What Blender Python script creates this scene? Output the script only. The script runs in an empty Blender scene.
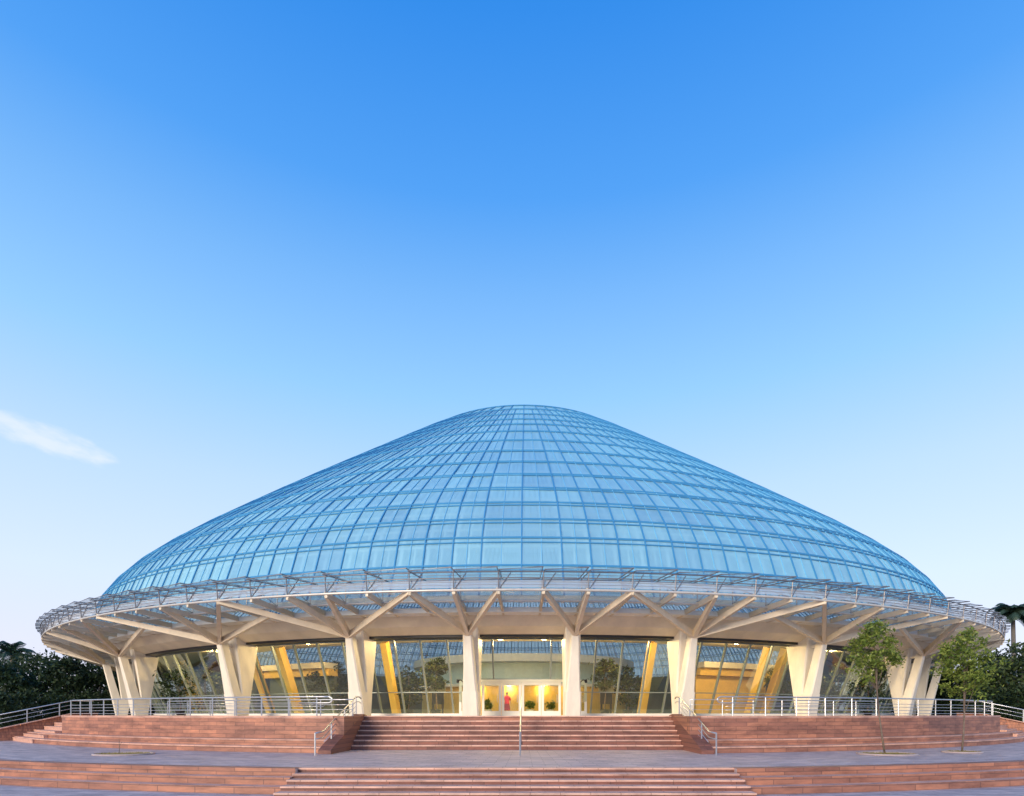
import bpy, math, random
from mathutils import Vector, Matrix
random.seed(7)
R = math.radians
S = 1.2                      # metres per working unit
EYE = 2.31                   # eye height above the lower ground (working units)
sc = bpy.context.scene
col = sc.collection

# ------------------------------------------------------------------ camera
cam = bpy.data.cameras.new("camera"); co = bpy.data.objects.new("camera", cam); col.objects.link(co)
co.location = (0, 0, EYE * S); co.rotation_euler = (R(90), 0, 0)
cam.sensor_width = 36; cam.lens = 570 / 1024 * 36
cam.shift_y = (714 - 398) / 1024.0
cam.shift_x = -14 / 1024.0
cam.clip_start = 0.2; cam.clip_end = 6000
sc.camera = co
# ------------------------------------------------------------------ world
w = bpy.data.worlds.new("World"); sc.world = w; w.use_nodes = True
nt = w.node_tree; nt.nodes.clear()
def N(t, **k):
    n = nt.nodes.new(t)
    for a, b in k.items(): setattr(n, a, b)
    return n
sky = N('ShaderNodeTexSky', sky_type='NISHITA', sun_disc=False)
SUN_EL, SUN_AZ = 16.0, 212.0          # azimuth clockwise from +Y: behind the camera, to the left
sky.sun_elevation = R(SUN_EL); sky.sun_rotation = R(SUN_AZ)
sky.altitude = 50; sky.air_density = 1.0; sky.dust_density = 0.3; sky.ozone_density = 3.0
bg = N('ShaderNodeBackground'); out = N('ShaderNodeOutputWorld')
bg.inputs['Strength'].default_value = 0.12
tc = N('ShaderNodeTexCoord'); sep = N('ShaderNodeSeparateXYZ'); nt.links.new(tc.outputs['Generated'], sep.inputs[0])
# elevation grade: deeper blue overhead, pale towards the horizon
rmp = N('ShaderNodeValToRGB'); nt.links.new(sep.outputs['Z'], rmp.inputs[0])
cr = rmp.color_ramp
def setramp(cr, stops):
    while len(cr.elements) > 1: cr.elements.remove(cr.elements[-1])
    cr.elements[0].position = stops[0][0]; cr.elements[0].color = (*stops[0][1], 1)
    for p, c in stops[1:]:
        e = cr.elements.new(p); e.color = (*c, 1)
SKYSTOPS = [(0.0, (0.60, 0.57, 0.68)), (0.10, (0.60, 0.61, 0.76)), (0.20, (0.55, 0.64, 0.78)), (0.35, (0.41, 0.57, 0.79)), (0.48, (0.24, 0.48, 0.80)),
            (0.588, (0.145, 0.37, 0.74)), (0.67, (0.062, 0.275, 0.71)), (0.78, (0.020, 0.200, 0.64)), (1.0, (0.010, 0.13, 0.5))]
setramp(cr, SKYSTOPS)
mx = N('ShaderNodeMix', data_type='RGBA', blend_type='MIX'); mx.inputs['Factor'].default_value = 0.85
sc_ = N('ShaderNodeMix', data_type='RGBA', blend_type='MULTIPLY'); sc_.inputs['Factor'].default_value = 1
sc_.inputs['B'].default_value = (9.0, 9.0, 9.0, 1)
sc_.clamp_result = False
nt.links.new(rmp.outputs[0], sc_.inputs['A'])
nt.links.new(sky.outputs[0], mx.inputs['A']); nt.links.new(sc_.outputs['Result'], mx.inputs['B'])
# one small cloud low in the west (left of the view)
def M(op, a=None, b=None):
    n = N('ShaderNodeMath', operation=op)
    for i, q in enumerate((a, b)):
        if q is None: continue
        if isinstance(q, (int, float)): n.inputs[i].default_value = q
        else: nt.links.new(q, n.inputs[i])
    return n.outputs[0]
azm = M('ARCTAN2', sep.outputs['X'], sep.outputs['Y'])
elv = M('ARCSINE', sep.outputs['Z'])
u = M('SUBTRACT', azm, -0.705)          # cloud centre azimuth
v = M('SUBTRACT', elv, 0.355)
# tilt: cloud axis falls to the right
v2 = M('ADD', v, M('MULTIPLY', u, 0.10))
cmb = N('ShaderNodeCombineXYZ'); nt.links.new(M('MULTIPLY', u, 22.0), cmb.inputs[0]); nt.links.new(M('MULTIPLY', v2, 60.0), cmb.inputs[1])
nz = N('ShaderNodeTexNoise'); nz.inputs['Scale'].default_value = 1.0; nz.inputs['Detail'].default_value = 4; nz.inputs['Roughness'].default_value = 0.55
nt.links.new(cmb.outputs[0], nz.inputs['Vector'])
e1 = M('POWER', M('DIVIDE', u, 0.105), 2.0); e2 = M('POWER', M('DIVIDE', v2, 0.024), 2.0)
# M for POWER of negative base: use absolute
def sq(x, k):
    d = M('DIVIDE', x, k); return M('MULTIPLY', d, d)
rr = M('ADD', sq(u, 0.092), sq(v2, 0.021))
den = M('SUBTRACT', M('ADD', M('MULTIPLY', nz.outputs['Fac'], 2.2), -0.15), rr)
mr = N('ShaderNodeMapRange', interpolation_type='SMOOTHSTEP'); nt.links.new(den, mr.inputs['Value'])
mr.inputs['From Min'].default_value = 0.0; mr.inputs['From Max'].default_value = 1.15; mr.inputs['To Max'].default_value = 0.46
cm = N('ShaderNodeMix', data_type='RGBA'); nt.links.new(mr.outputs['Result'], cm.inputs['Factor'])
nt.links.new(mx.outputs['Result'], cm.inputs['A']); cm.inputs['B'].default_value = (6.4, 6.3, 7.2, 1)
nt.links.new(cm.outputs['Result'], bg.inputs['Color']); nt.links.new(bg.outputs[0], out.inputs[0])
# ------------------------------------------------------------------ sun
sl = bpy.data.lights.new("sun", 'SUN'); sl.energy = 2.6; sl.angle = R(24); sl.color = (1.0, 0.82, 0.62)
so = bpy.data.objects.new("sun", sl); col.objects.link(so)
sd = Vector((math.sin(R(SUN_AZ)) * math.cos(R(SUN_EL)), math.cos(R(SUN_AZ)) * math.cos(R(SUN_EL)), math.sin(R(SUN_EL))))
so.rotation_euler = sd.to_track_quat('Z', 'Y').to_euler(); so.location = (-40, -60, 60)
sc.view_settings.view_transform = 'Standard'; sc.view_settings.look = 'None'
sc.view_settings.exposure = 0.45; sc.view_settings.gamma = 1
sc.render.engine = 'CYCLES'
sc.cycles.max_bounces = 10; sc.cycles.transparent_max_bounces = 24

# ------------------------------------------------------------------ materials
def mat(name, color, rough=0.6, metal=0.0, vary=0.0, vscale=3.0, bump=0.0, spec=0.5, streak=0.0):
    m = bpy.data.materials.new(name); m.use_nodes = True
    t = m.node_tree; b = t.nodes['Principled BSDF']
    b.inputs['Base Color'].default_value = (*color, 1); b.inputs['Roughness'].default_value = rough
    b.inputs['Metallic'].default_value = metal; b.inputs['Specular IOR Level'].default_value = spec
    if vary > 0:
        tcn = t.nodes.new('ShaderNodeTexCoord'); n = t.nodes.new('ShaderNodeTexNoise'); n.inputs['Scale'].default_value = vscale
        n.inputs['Detail'].default_value = 6; n.inputs['Roughness'].default_value = 0.62
        mp = t.nodes.new('ShaderNodeMapping'); mp.inputs['Scale'].default_value = (1, 1, 1 - streak)
        t.links.new(tcn.outputs['Object'], mp.inputs[0]); t.links.new(mp.outputs[0], n.inputs['Vector'])
        r = t.nodes.new('ShaderNodeValToRGB'); t.links.new(n.outputs['Fac'], r.inputs[0])
        setramp(r.color_ramp, [(0.3, tuple(max(0, c * (1 - vary)) for c in color)), (0.7, tuple(min(1, c * (1 + vary)) for c in color))])
        t.links.new(r.outputs[0], b.inputs['Base Color'])
        if bump > 0:
            bp = t.nodes.new('ShaderNodeBump'); bp.inputs['Strength'].default_value = bump; bp.inputs['Distance'].default_value = 0.02
            t.links.new(n.outputs['Fac'], bp.inputs['Height']); t.links.new(bp.outputs[0], b.inputs['Normal'])
    return m

def stone(name, c1, c2, mortar, curved, bw=1.3, bh=0.22, rough=0.6, tops=None):
    """coursed stone; curved walls use the arc length round the building's axis"""
    m = bpy.data.materials.new(name); m.use_nodes = True
    t = m.node_tree; b = t.nodes['Principled BSDF']; L = t.links.new
    def nn(ty, **k):
        n = t.nodes.new(ty)
        for a, q in k.items(): setattr(n, a, q)
        return n
    tcn = nn('ShaderNodeTexCoord'); sp = nn('ShaderNodeSeparateXYZ'); L(tcn.outputs['Object'], sp.inputs[0])
    def mm(op, a, b_=None):
        n = nn('ShaderNodeMath', operation=op)
        for i, q in enumerate((a, b_)):
            if q is None: continue
            if isinstance(q, (int, float)): n.inputs[i].default_value = q
            else: L(q, n.inputs[i])
        return n.outputs[0]
    if curved:
        ang = mm('ARCTAN2', sp.outputs['X'], mm('MULTIPLY', sp.outputs['Y'], -1.0))
        uu = mm('MULTIPLY', ang, 46.0 * S)
        rad = mm('SQRT', mm('ADD', mm('MULTIPLY', sp.outputs['X'], sp.outputs['X']), mm('MULTIPLY', sp.outputs['Y'], sp.outputs['Y'])))
    else:
        uu = sp.outputs['X']; rad = sp.outputs['Y']
    geo = nn('ShaderNodeNewGeometry'); sg = nn('ShaderNodeSeparateXYZ'); L(geo.outputs['Normal'], sg.inputs[0])
    istop = mm('GREATER_THAN', mm('ABSOLUTE', sg.outputs['Z']), 0.6)
    vv = nn('ShaderNodeMix', data_type='FLOAT'); L(istop, vv.inputs['Factor']); L(sp.outputs['Z'], vv.inputs['A']); L(rad, vv.inputs['B'])
    cb = nn('ShaderNodeCombineXYZ'); L(uu, cb.inputs[0]); L(vv.outputs['Result'], cb.inputs[1])
    br = nn('ShaderNodeTexBrick'); L(cb.outputs[0], br.inputs['Vector'])
    br.inputs['Scale'].default_value = 1; br.inputs['Brick Width'].default_value = bw; br.inputs['Row Height'].default_value = bh
    br.inputs['Mortar Size'].default_value = 0.014; br.inputs['Color1'].default_value = (*c1, 1); br.inputs['Color2'].default_value = (*c2, 1)
    br.inputs['Mortar'].default_value = (*mortar, 1); br.inputs['Bias'].default_value = 0.0
    ns = nn('ShaderNodeTexNoise'); ns.inputs['Scale'].default_value = 1.3; ns.inputs['Detail'].default_value = 8; ns.inputs['Roughness'].default_value = 0.7
    mpn = nn('ShaderNodeMapping'); mpn.inputs['Scale'].default_value = (0.55, 1.8, 1); L(cb.outputs[0], mpn.inputs[0]); L(mpn.outputs[0], ns.inputs['Vector'])
    rp = nn('ShaderNodeValToRGB'); L(ns.outputs['Fac'], rp.inputs[0]); setramp(rp.color_ramp, [(0.30, (0.50, 0.46, 0.47)), (0.5, (0.95, 0.95, 0.95)), (0.70, (1.40, 1.32, 1.22))])
    ml = nn('ShaderNodeMix', data_type='RGBA', blend_type='MULTIPLY'); ml.inputs['Factor'].default_value = 1
    L(br.outputs['Color'], ml.inputs['A']); L(rp.outputs[0], ml.inputs['B'])
    L(ml.outputs['Result'], b.inputs['Base Color'])
    b.inputs['Roughness'].default_value = rough
    bp = nn('ShaderNodeBump'); bp.inputs['Strength'].default_value = 0.35; bp.inputs['Distance'].default_value = 0.015
    L(ns.outputs['Fac'], bp.inputs['Height']); L(bp.outputs[0], b.inputs['Normal'])
    return m

MT = {}
MT['cream'] = mat('cream_concrete', (0.80, 0.74, 0.62), 0.55, vary=0.10, vscale=1.6, bump=0.1, streak=0.7)
MT['beam'] = mat('ring_concrete', (0.74, 0.65, 0.48), 0.6, vary=0.12, vscale=0.8, streak=0.5)
MT['tan'] = mat('painted_steel_tan', (0.72, 0.60, 0.43), 0.45, vary=0.12, vscale=1.5)
MT['rib'] = mat('pale_rib_paint', (0.62, 0.53, 0.40), 0.45, vary=0.06)
MT['steel'] = mat('grey_steel', (0.62, 0.58, 0.52), 0.35, metal=0.3, vary=0.1)
MT['rim'] = mat('dark_rim_steel', (0.22, 0.21, 0.22), 0.35, metal=0.4)
MT['white'] = mat('white_painted_metal', (0.80, 0.79, 0.74), 0.35)
MT['mull'] = mat('mullion_grey_green', (0.26, 0.30, 0.27), 0.4, metal=0.2)
MT['rail'] = mat('brushed_rail_steel', (0.55, 0.57, 0.60), 0.28, metal=0.75, vary=0.06)
MT['dome_bar'] = mat('dome_frame_blue_steel', (0.055, 0.25, 0.48), 0.75, metal=0.0, spec=0.15)
MT['dome_bar2'] = mat('dome_inner_frame', (0.80, 0.88, 0.94), 0.45)
MT['dome_bar3'] = mat('glazing_bar_blue', (0.16, 0.45, 0.68), 0.7, spec=0.15)
MT['base_band'] = mat('gutter_grey_green', (0.36, 0.41, 0.40), 0.45)
MT['yellow'] = mat('lamp_lit_yellow', (0.80, 0.50, 0.10), 0.5, vary=0.05)  # warm lamp light on the interior columns put into their yellow
MT['yellow_wall'] = mat('ochre_wall', (0.78, 0.50, 0.13), 0.6, vary=0.1)
MT['dark'] = mat('dark_interior', (0.02, 0.03, 0.03), 0.6)
MT['backwall'] = mat('back_wall_green_grey', (0.07, 0.10, 0.09), 0.5, vary=0.3, vscale=.5)
MT['black'] = mat('black_metal', (0.02, 0.02, 0.022), 0.4)
MT['floor'] = mat('interior_floor', (0.30, 0.27, 0.22), 0.3, vary=0.1)
MT['teal'] = mat('pavilion_teal', (0.50, 0.62, 0.60), 0.3, vary=0.08)
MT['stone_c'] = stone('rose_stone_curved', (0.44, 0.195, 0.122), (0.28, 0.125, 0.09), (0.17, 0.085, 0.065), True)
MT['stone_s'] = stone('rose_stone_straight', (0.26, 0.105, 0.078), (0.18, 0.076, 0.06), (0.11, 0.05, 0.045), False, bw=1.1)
MT['tread_s'] = stone('highlit_rose_tread', (0.70, 0.44, 0.35), (0.60, 0.36, 0.28), (0.36, 0.2, 0.16), False, bw=1.0, bh=0.6)  # lighter than the risers: tread highlights put into the colour
MT['tread_c'] = stone('highlit_rose_tread_curved', (0.68, 0.40, 0.30), (0.58, 0.33, 0.25), (0.36, 0.2, 0.16), True, bw=1.0, bh=0.6)  # curved treads, likewise lightened for their highlights
MT['pave'] = stone('lilac_pavers', (0.58, 0.46, 0.44), (0.47, 0.37, 0.365), (0.26, 0.205, 0.205), False, bw=0.8, bh=0.4, rough=0.62)
MT['pave_c'] = stone('lilac_pavers_ring', (0.58, 0.46, 0.44), (0.47, 0.37, 0.365), (0.26, 0.205, 0.205), True, bw=0.9, bh=0.45, rough=0.62)
MT['podtop'] = mat('terrace_floor', (0.42, 0.33, 0.31), 0.4, vary=0.1)
MT['bark'] = mat('bark', (0.17, 0.13, 0.10), 0.9, vary=0.3, vscale=8, bump=0.5)
MT['palmbark'] = mat('palm_bark', (0.14, 0.125, 0.11), 0.9, vary=0.3, vscale=10, bump=0.5)
MT['soil'] = mat('pit_soil_grass', (0.24, 0.19, 0.08), 0.95, vary=0.4, vscale=10, bump=0.6)
MT['lawn'] = mat('lawn_grass', (0.055, 0.085, 0.03), 0.95, vary=0.35, vscale=3, bump=0.5)
MT['skin'] = mat('skin', (0.42, 0.25, 0.17), 0.5)
MT['red'] = mat('red_cloth', (0.70, 0.02, 0.06), 0.8, vary=0.15)
MT['darkred'] = mat('dark_red_cloth', (0.25, 0.012, 0.03), 0.8)
MT['hair'] = mat('black_hair', (0.015, 0.012, 0.01), 0.6)
MT['olive'] = mat('olive_panel', (0.22, 0.22, 0.15), 0.6)

def leafmat(name, c1, c2, c3):
    m = bpy.data.materials.new(name); m.use_nodes = True; t = m.node_tree; b = t.nodes['Principled BSDF']
    g = t.nodes.new('ShaderNodeNewGeometry'); r = t.nodes.new('ShaderNodeValToRGB')
    t.links.new(g.outputs['Random Per Island'], r.inputs[0]); setramp(r.color_ramp, [(0, c1), (0.5, c2), (1.0, c3)])
    t.links.new(r.outputs[0], b.inputs['Base Color']); b.inputs['Roughness'].default_value = 0.55
    b.inputs['Specular IOR Level'].default_value = 0.3
    tr = t.nodes.new('ShaderNodeBsdfTranslucent'); t.links.new(r.outputs[0], tr.inputs['Color'])
    mxs = t.nodes.new('ShaderNodeMixShader'); mxs.inputs[0].default_value = 0.25
    o = t.nodes['Material Output']; t.links.new(b.outputs[0], mxs.inputs[1]); t.links.new(tr.outputs[0], mxs.inputs[2]); t.links.new(mxs.outputs[0], o.inputs[0])
    return m
MT['leaf'] = leafmat('young_tree_leaf', (0.07, 0.12, 0.015), (0.15, 0.21, 0.035), (0.28, 0.33, 0.07))
MT['drygrass'] = leafmat('dry_grass', (0.12, 0.11, 0.03), (0.22, 0.18, 0.06), (0.34, 0.28, 0.12))
MT['leaf_dark'] = leafmat('dark_tree_leaf', (0.018, 0.035, 0.016), (0.03, 0.055, 0.022), (0.05, 0.085, 0.03))
MT['leaf_mid'] = leafmat('mid_tree_leaf', (0.03, 0.05, 0.018), (0.05, 0.08, 0.025), (0.08, 0.11, 0.035))
MT['frond'] = leafmat('palm_frond', (0.03, 0.06, 0.04), (0.045, 0.085, 0.055), (0.06, 0.10, 0.07))

def glass(name, tint, refl, fac, rough=0.02, edge=0.0, island=0.0, diff_share=0.0, diff_col=(1, 1, 1), tmix=0.25):
    """architectural glass: straight-through tinted light mixed with a mirror that grows at grazing angles"""
    m = bpy.data.materials.new(name); m.use_nodes = True; t = m.node_tree; t.nodes.remove(t.nodes['Principled BSDF'])
    L = t.links.new
    tr = t.nodes.new('ShaderNodeBsdfTransparent'); tr.inputs[0].default_value = (*tint, 1)
    gl = t.nodes.new('ShaderNodeBsdfGlossy'); gl.inputs['Color'].default_value = (*refl, 1); gl.inputs['Roughness'].default_value = rough
    lw = t.nodes.new('ShaderNodeLayerWeight'); lw.inputs['Blend'].default_value = 0.5
    mr_ = t.nodes.new('ShaderNodeMapRange'); L(lw.outputs['Facing'], mr_.inputs['Value'])
    mr_.inputs['To Min'].default_value = fac; mr_.inputs['To Max'].default_value = max(fac, edge)
    mxs = t.nodes.new('ShaderNodeMixShader'); L(mr_.outputs['Result'], mxs.inputs[0])
    L(tr.outputs[0], mxs.inputs[1]); L(gl.outputs[0], mxs.inputs[2])
    if island > 0:
        g = t.nodes.new('ShaderNodeNewGeometry'); r = t.nodes.new('ShaderNodeValToRGB'); L(g.outputs['Random Per Island'], r.inputs[0])
        lo = tuple(c * (1 - island) for c in tint); hi = tuple(min(1, c * (1 + island)) for c in tint)
        setramp(r.color_ramp, [(0, lo), (1, hi)]); L(r.outputs[0], tr.inputs[0])
        r2 = t.nodes.new('ShaderNodeValToRGB'); L(g.outputs['Random Per Island'], r2.inputs[0])
        setramp(r2.color_ramp, [(0, tuple(c * (1 - island) for c in refl)), (1, tuple(min(1.0, c * (1 + island * .6)) for c in refl))]); L(r2.outputs[0], gl.inputs['Color'])
    last = mxs
    if diff_share > 0:                       # diffuse share: frosting on the canopy, stand-in for bright sky on the dome
        df = t.nodes.new('ShaderNodeBsdfDiffuse'); df.inputs[0].default_value = (*diff_col, 1)
        tl = t.nodes.new('ShaderNodeBsdfTranslucent'); tl.inputs[0].default_value = (*diff_col, 1)
        if island > 0:
            r3 = t.nodes.new('ShaderNodeValToRGB'); L(g.outputs['Random Per Island'], r3.inputs[0])
            setramp(r3.color_ramp, [(0, tuple(c * .90 for c in diff_col)), (1, tuple(min(1, c * 1.12) for c in diff_col))]); L(r3.outputs[0], df.inputs[0]); L(r3.outputs[0], tl.inputs[0])
        m2 = t.nodes.new('ShaderNodeMixShader'); m2.inputs[0].default_value = tmix; L(df.outputs[0], m2.inputs[1]); L(tl.outputs[0], m2.inputs[2])
        m3 = t.nodes.new('ShaderNodeMixShader'); m3.inputs[0].default_value = diff_share; L(mxs.outputs[0], m3.inputs[1]); L(m2.outputs[0], m3.inputs[2]); last = m3
    L(last.outputs[0], t.nodes['Material Output'].inputs[0])
    return m
MT['dome_glass'] = glass('dome_glass', (0.84, 0.97, 1.0), (0.92, 1.0, 1.0), 0.30, rough=0.03, edge=0.65, island=0.06, diff_share=0.47, diff_col=(0.43, 0.82, 1.0))  # pale blue diffuse share stands in for sky light in the panes
MT['facade_glass'] = glass('facade_glass', (0.74, 0.80, 0.76), (0.75, 0.9, 0.88), 0.07, rough=0.0, edge=0.55)
MT['canopy_glass'] = glass('canopy_glass', (0.90, 0.95, 0.97), (0.9, 0.95, 1.0), 0.15, rough=0.06, edge=0.4, island=0.08, diff_share=0.14, diff_col=(0.95, 0.95, 0.93), tmix=0.6)
MT['door_glass'] = glass('door_glass', (0.85, 0.9, 0.85), (0.8, 0.9, 0.9), 0.04, edge=0.4)
MT['roof_glass'] = glass('roof_glass', (0.93, 0.97, 0.98), (0.9, 0.95, 1.0), 0.12, rough=0.05, edge=0.45, island=0.06, diff_share=0.08, diff_col=(0.8, 0.82, 0.82), tmix=0.5)
MT['fascia_glass'] = glass('fascia_glass', (0.95, 0.97, 0.98), (0.95, 0.97, 1.0), 0.15, rough=0.08, edge=0.4, island=0.12, diff_share=0.42, diff_col=(0.93, 0.92, 0.92), tmix=0.3)
def emis(name, c, s):
    m = bpy.data.materials.new(name); m.use_nodes = True; b = m.node_tree.nodes['Principled BSDF']
    b.inputs['Emission Color'].default_value = (*c, 1); b.inputs['Emission Strength'].default_value = s; b.inputs['Base Color'].default_value = (*c, 1); return m
MT['lamp'] = emis('warm_lamp', (1.0, 0.72, 0.35), 6.0)

# ------------------------------------------------------------------ mesh helpers (coordinates: working units, z from eye level)
W = {}
class MB:
    def __init__(s): s.v = []; s.f = []; s.m = []
    def quad(s, a, b, c, d, mi=0):
        n = len(s.v); s.v += [tuple(a), tuple(b), tuple(c), tuple(d)]; s.f.append((n, n + 1, n + 2, n + 3)); s.m.append(mi); return s
    def add(s, vs, fs, mi=0):
        n = len(s.v); s.v += [tuple(q) for q in vs]
        for f in fs: s.f.append(tuple(i + n for i in f)); s.m.append(mi)
        return s
    def box(s, x0, x1, y0, y1, z0, z1, mi=0):
        v = [(x0, y0, z0), (x1, y0, z0), (x1, y1, z0), (x0, y1, z0), (x0, y0, z1), (x1, y0, z1), (x1, y1, z1), (x0, y1, z1)]
        return s.add(v, [(0, 3, 2, 1), (4, 5, 6, 7), (0, 1, 5, 4), (1, 2, 6, 5), (2, 3, 7, 6), (3, 0, 4, 7)], mi)
    def bar(s, a, b, wa, ha, wb=None, hb=None, up=(0, 0, 1), mi=0):
        """rectangular bar from a to b, width w sideways, height h along up"""
        a = Vector(a); b = Vector(b); wb = wa if wb is None else wb; hb = ha if hb is None else hb
        d = (b - a).normalized(); u_ = Vector(up)
        if abs(d.dot(u_)) > 0.995: u_ = Vector((0, 1, 0)) if abs(d.y) < 0.9 else Vector((1, 0, 0))
        sd_ = d.cross(u_).normalized(); up_ = sd_.cross(d).normalized()
        vs = []
        for p, ww, hh in ((a, wa, ha), (b, wb, hb)):
            for i, j in ((-1, -1), (1, -1), (1, 1), (-1, 1)): vs.append(p + sd_ * (i * ww / 2) + up_ * (j * hh / 2))
        return s.add(vs, [(0, 1, 2, 3), (7, 6, 5, 4), (0, 4, 5, 1), (1, 5, 6, 2), (2, 6, 7, 3), (3, 7, 4, 0)], mi)
    def tube(s, path, r, n=6, mi=0, closed=False, r2=None):
        P = [Vector(p) for p in path]; k = len(P); vs = []; fs = []
        prev = None
        for i, p in enumerate(P):
            if closed: d = (P[(i + 1) % k] - P[i - 1])
            else: d = P[min(i + 1, k - 1)] - P[max(i - 1, 0)]
            d.normalize()
            if prev is None:
                q = Vector((0, 0, 1)) if abs(d.z) < 0.9 else Vector((1, 0, 0)); a = d.cross(q).normalized()
            else: a = (prev - d * prev.dot(d)).normalized()
            prev = a; b = d.cross(a)
            rr_ = r if r2 is None else r + (r2 - r) * i / (k - 1)
            for j in range(n):
                t_ = 2 * math.pi * j / n; vs.append(p + a * (rr_ * math.cos(t_)) + b * (rr_ * math.sin(t_)))
        m_ = k if closed else k - 1
        for i in range(m_):
            for j in range(n):
                i2 = (i + 1) % k; fs.append((i * n + j, i * n + (j + 1) % n, i2 * n + (j + 1) % n, i2 * n + j))
        if not closed: fs.append(tuple(range(n))[::-1]); fs.append(tuple((k - 1) * n + j for j in range(n)))
        return s.add(vs, fs, mi)
    def prism(s, pts, z0, z1, mi=0, mtop=None):
        n = len(pts); vs = [(x, y, z0) for x, y in pts] + [(x, y, z1) for x, y in pts]
        k = len(s.v); s.v += vs
        for i in range(n):
            j = (i + 1) % n; s.f.append((k + i, k + j, k + n + j, k + n + i)); s.m.append(mi)
        s.f.append(tuple(k + n + i for i in range(n))); s.m.append(mi if mtop is None else mtop)
        s.f.append(tuple(k + i for i in reversed(range(n)))); s.m.append(mi)
        return s
    def sweep(s, prof, thetas, mi=0, closed_prof=True):
        """profile [(r,z)...] swept round the building's axis"""
        n = len(prof); vs = []; fs = []; T = len(thetas)
        for t_ in thetas:
            for r_, z_ in prof: vs.append(P(r_, t_, z_))
        for i in range(T - 1):
            for j in range(n if closed_prof else n - 1):
                j2 = (j + 1) % n; fs.append((i * n + j, i * n + j2, (i + 1) * n + j2, (i + 1) * n + j))
        if closed_prof and abs((thetas[-1] - thetas[0]) - 2 * math.pi) > 1e-4:
            fs.append(tuple(range(n))[::-1]); fs.append(tuple((T - 1) * n + j for j in range(n)))
        return s.add(vs, fs, mi)
    def build(s, name, mats, parent=None, origin=None, smooth=False, kind=None):
        me = bpy.data.meshes.new(name); base = W[parent.name] if parent else Vector((0, 0, 0))
        o0 = Vector(origin) if origin is not None else base.copy()
        me.from_pydata([tuple((Vector(q) - o0) * S) for q in s.v], [], s.f)
        if not isinstance(mats, (list, tuple)): mats = [mats]
        for q in mats: me.materials.append(MT[q])
        me.polygons.foreach_set('material_index', s.m)
        if smooth: me.polygons.foreach_set('use_smooth', [True] * len(me.polygons))
        me.update()
        o = bpy.data.objects.new(name, me); col.objects.link(o)
        if parent: o.parent = parent; o.location = (o0 - base) * S
        else: o.location = (o0 + Vector((0, 0, EYE))) * S
        W[o.name] = o0
        if kind: o['kind'] = kind
        return o
def thing(name, label, cat, origin, group=None):
    o = bpy.data.objects.new(name, None); col.objects.link(o); o.empty_display_size = 0.3
    o.location = (Vector(origin) + Vector((0, 0, EYE))) * S; W[o.name] = Vector(origin)
    o['label'] = label; o['category'] = cat
    if group: o['group'] = group
    return o
def tag(o, label, cat, group=None):
    o['label'] = label; o['category'] = cat
    if group: o['group'] = group
    return o
CX, CY = -0.22, 70.0
def P(r, th, z): return (CX + r * math.sin(th), CY - r * math.cos(th), z)
def arc(a, b, n): return [a + (b - a) * i / n for i in range(n + 1)]
def theta_at(px, r):                      # bearing on the building's near side
    m_ = (px - 526) / 570.0; best = 0; be = 9
    for i in range(1200):
        t_ = i / 1000 * (1 if m_ > 0 else -1)
        if abs(t_) > math.acos(r / 70.0) + 0.02: break
        e = abs((CX + r * math.sin(t_)) / (70 - r * math.cos(t_)) - m_)
        if e < be: be, best = e, t_
    return best
POD = -0.10; MID = -1.65; LOW = -2.31
C0 = (CX, CY, POD)

# ================================================================== ground
g = MB(); g.quad((-2500, -1500, LOW), (2500, -1500, LOW), (2500, 4000, LOW), (-2500, 4000, LOW))
g.build('ground', 'pave', kind='structure', origin=(CX, CY, LOW))
# middle plaza: disc of radius 53.2 with a straight front where the middle flight is
R_MID = 53.2; SX = CX - 0.08; HW = 6.65
def xcut(r, X):                            # bearing where a circle meets the vertical plane x = X
    return math.asin((X - CX) / r)
aR = xcut(R_MID, SX + HW); aL = xcut(R_MID, SX - HW)
pts = [P(R_MID, t_, 0)[:2] for t_ in arc(aR, 2 * math.pi + aL, 260)]
pts += [(SX - HW, 17.4), (SX + HW, 17.4)]
MB().prism(pts, LOW - 0.3, MID, 0).build('plaza', 'pave_c', kind='structure', origin=(CX, CY, MID))
# lawns behind the side stairs
for sgn in (-1, 1):
    a0, a1 = (0.86, 2.6)
    th = [sgn * q for q in arc(a0, a1, 60)]
    if sgn > 0: th = th[::-1]
    lw_ = MB(); lw_.sweep([(48.8, MID - 0.2), (48.8, MID + 0.30), (110, MID + 0.55), (110, LOW - 0.2)], th)
    lw_.build('lawn', 'lawn', kind='structure', origin=(CX, CY, MID))

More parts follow.
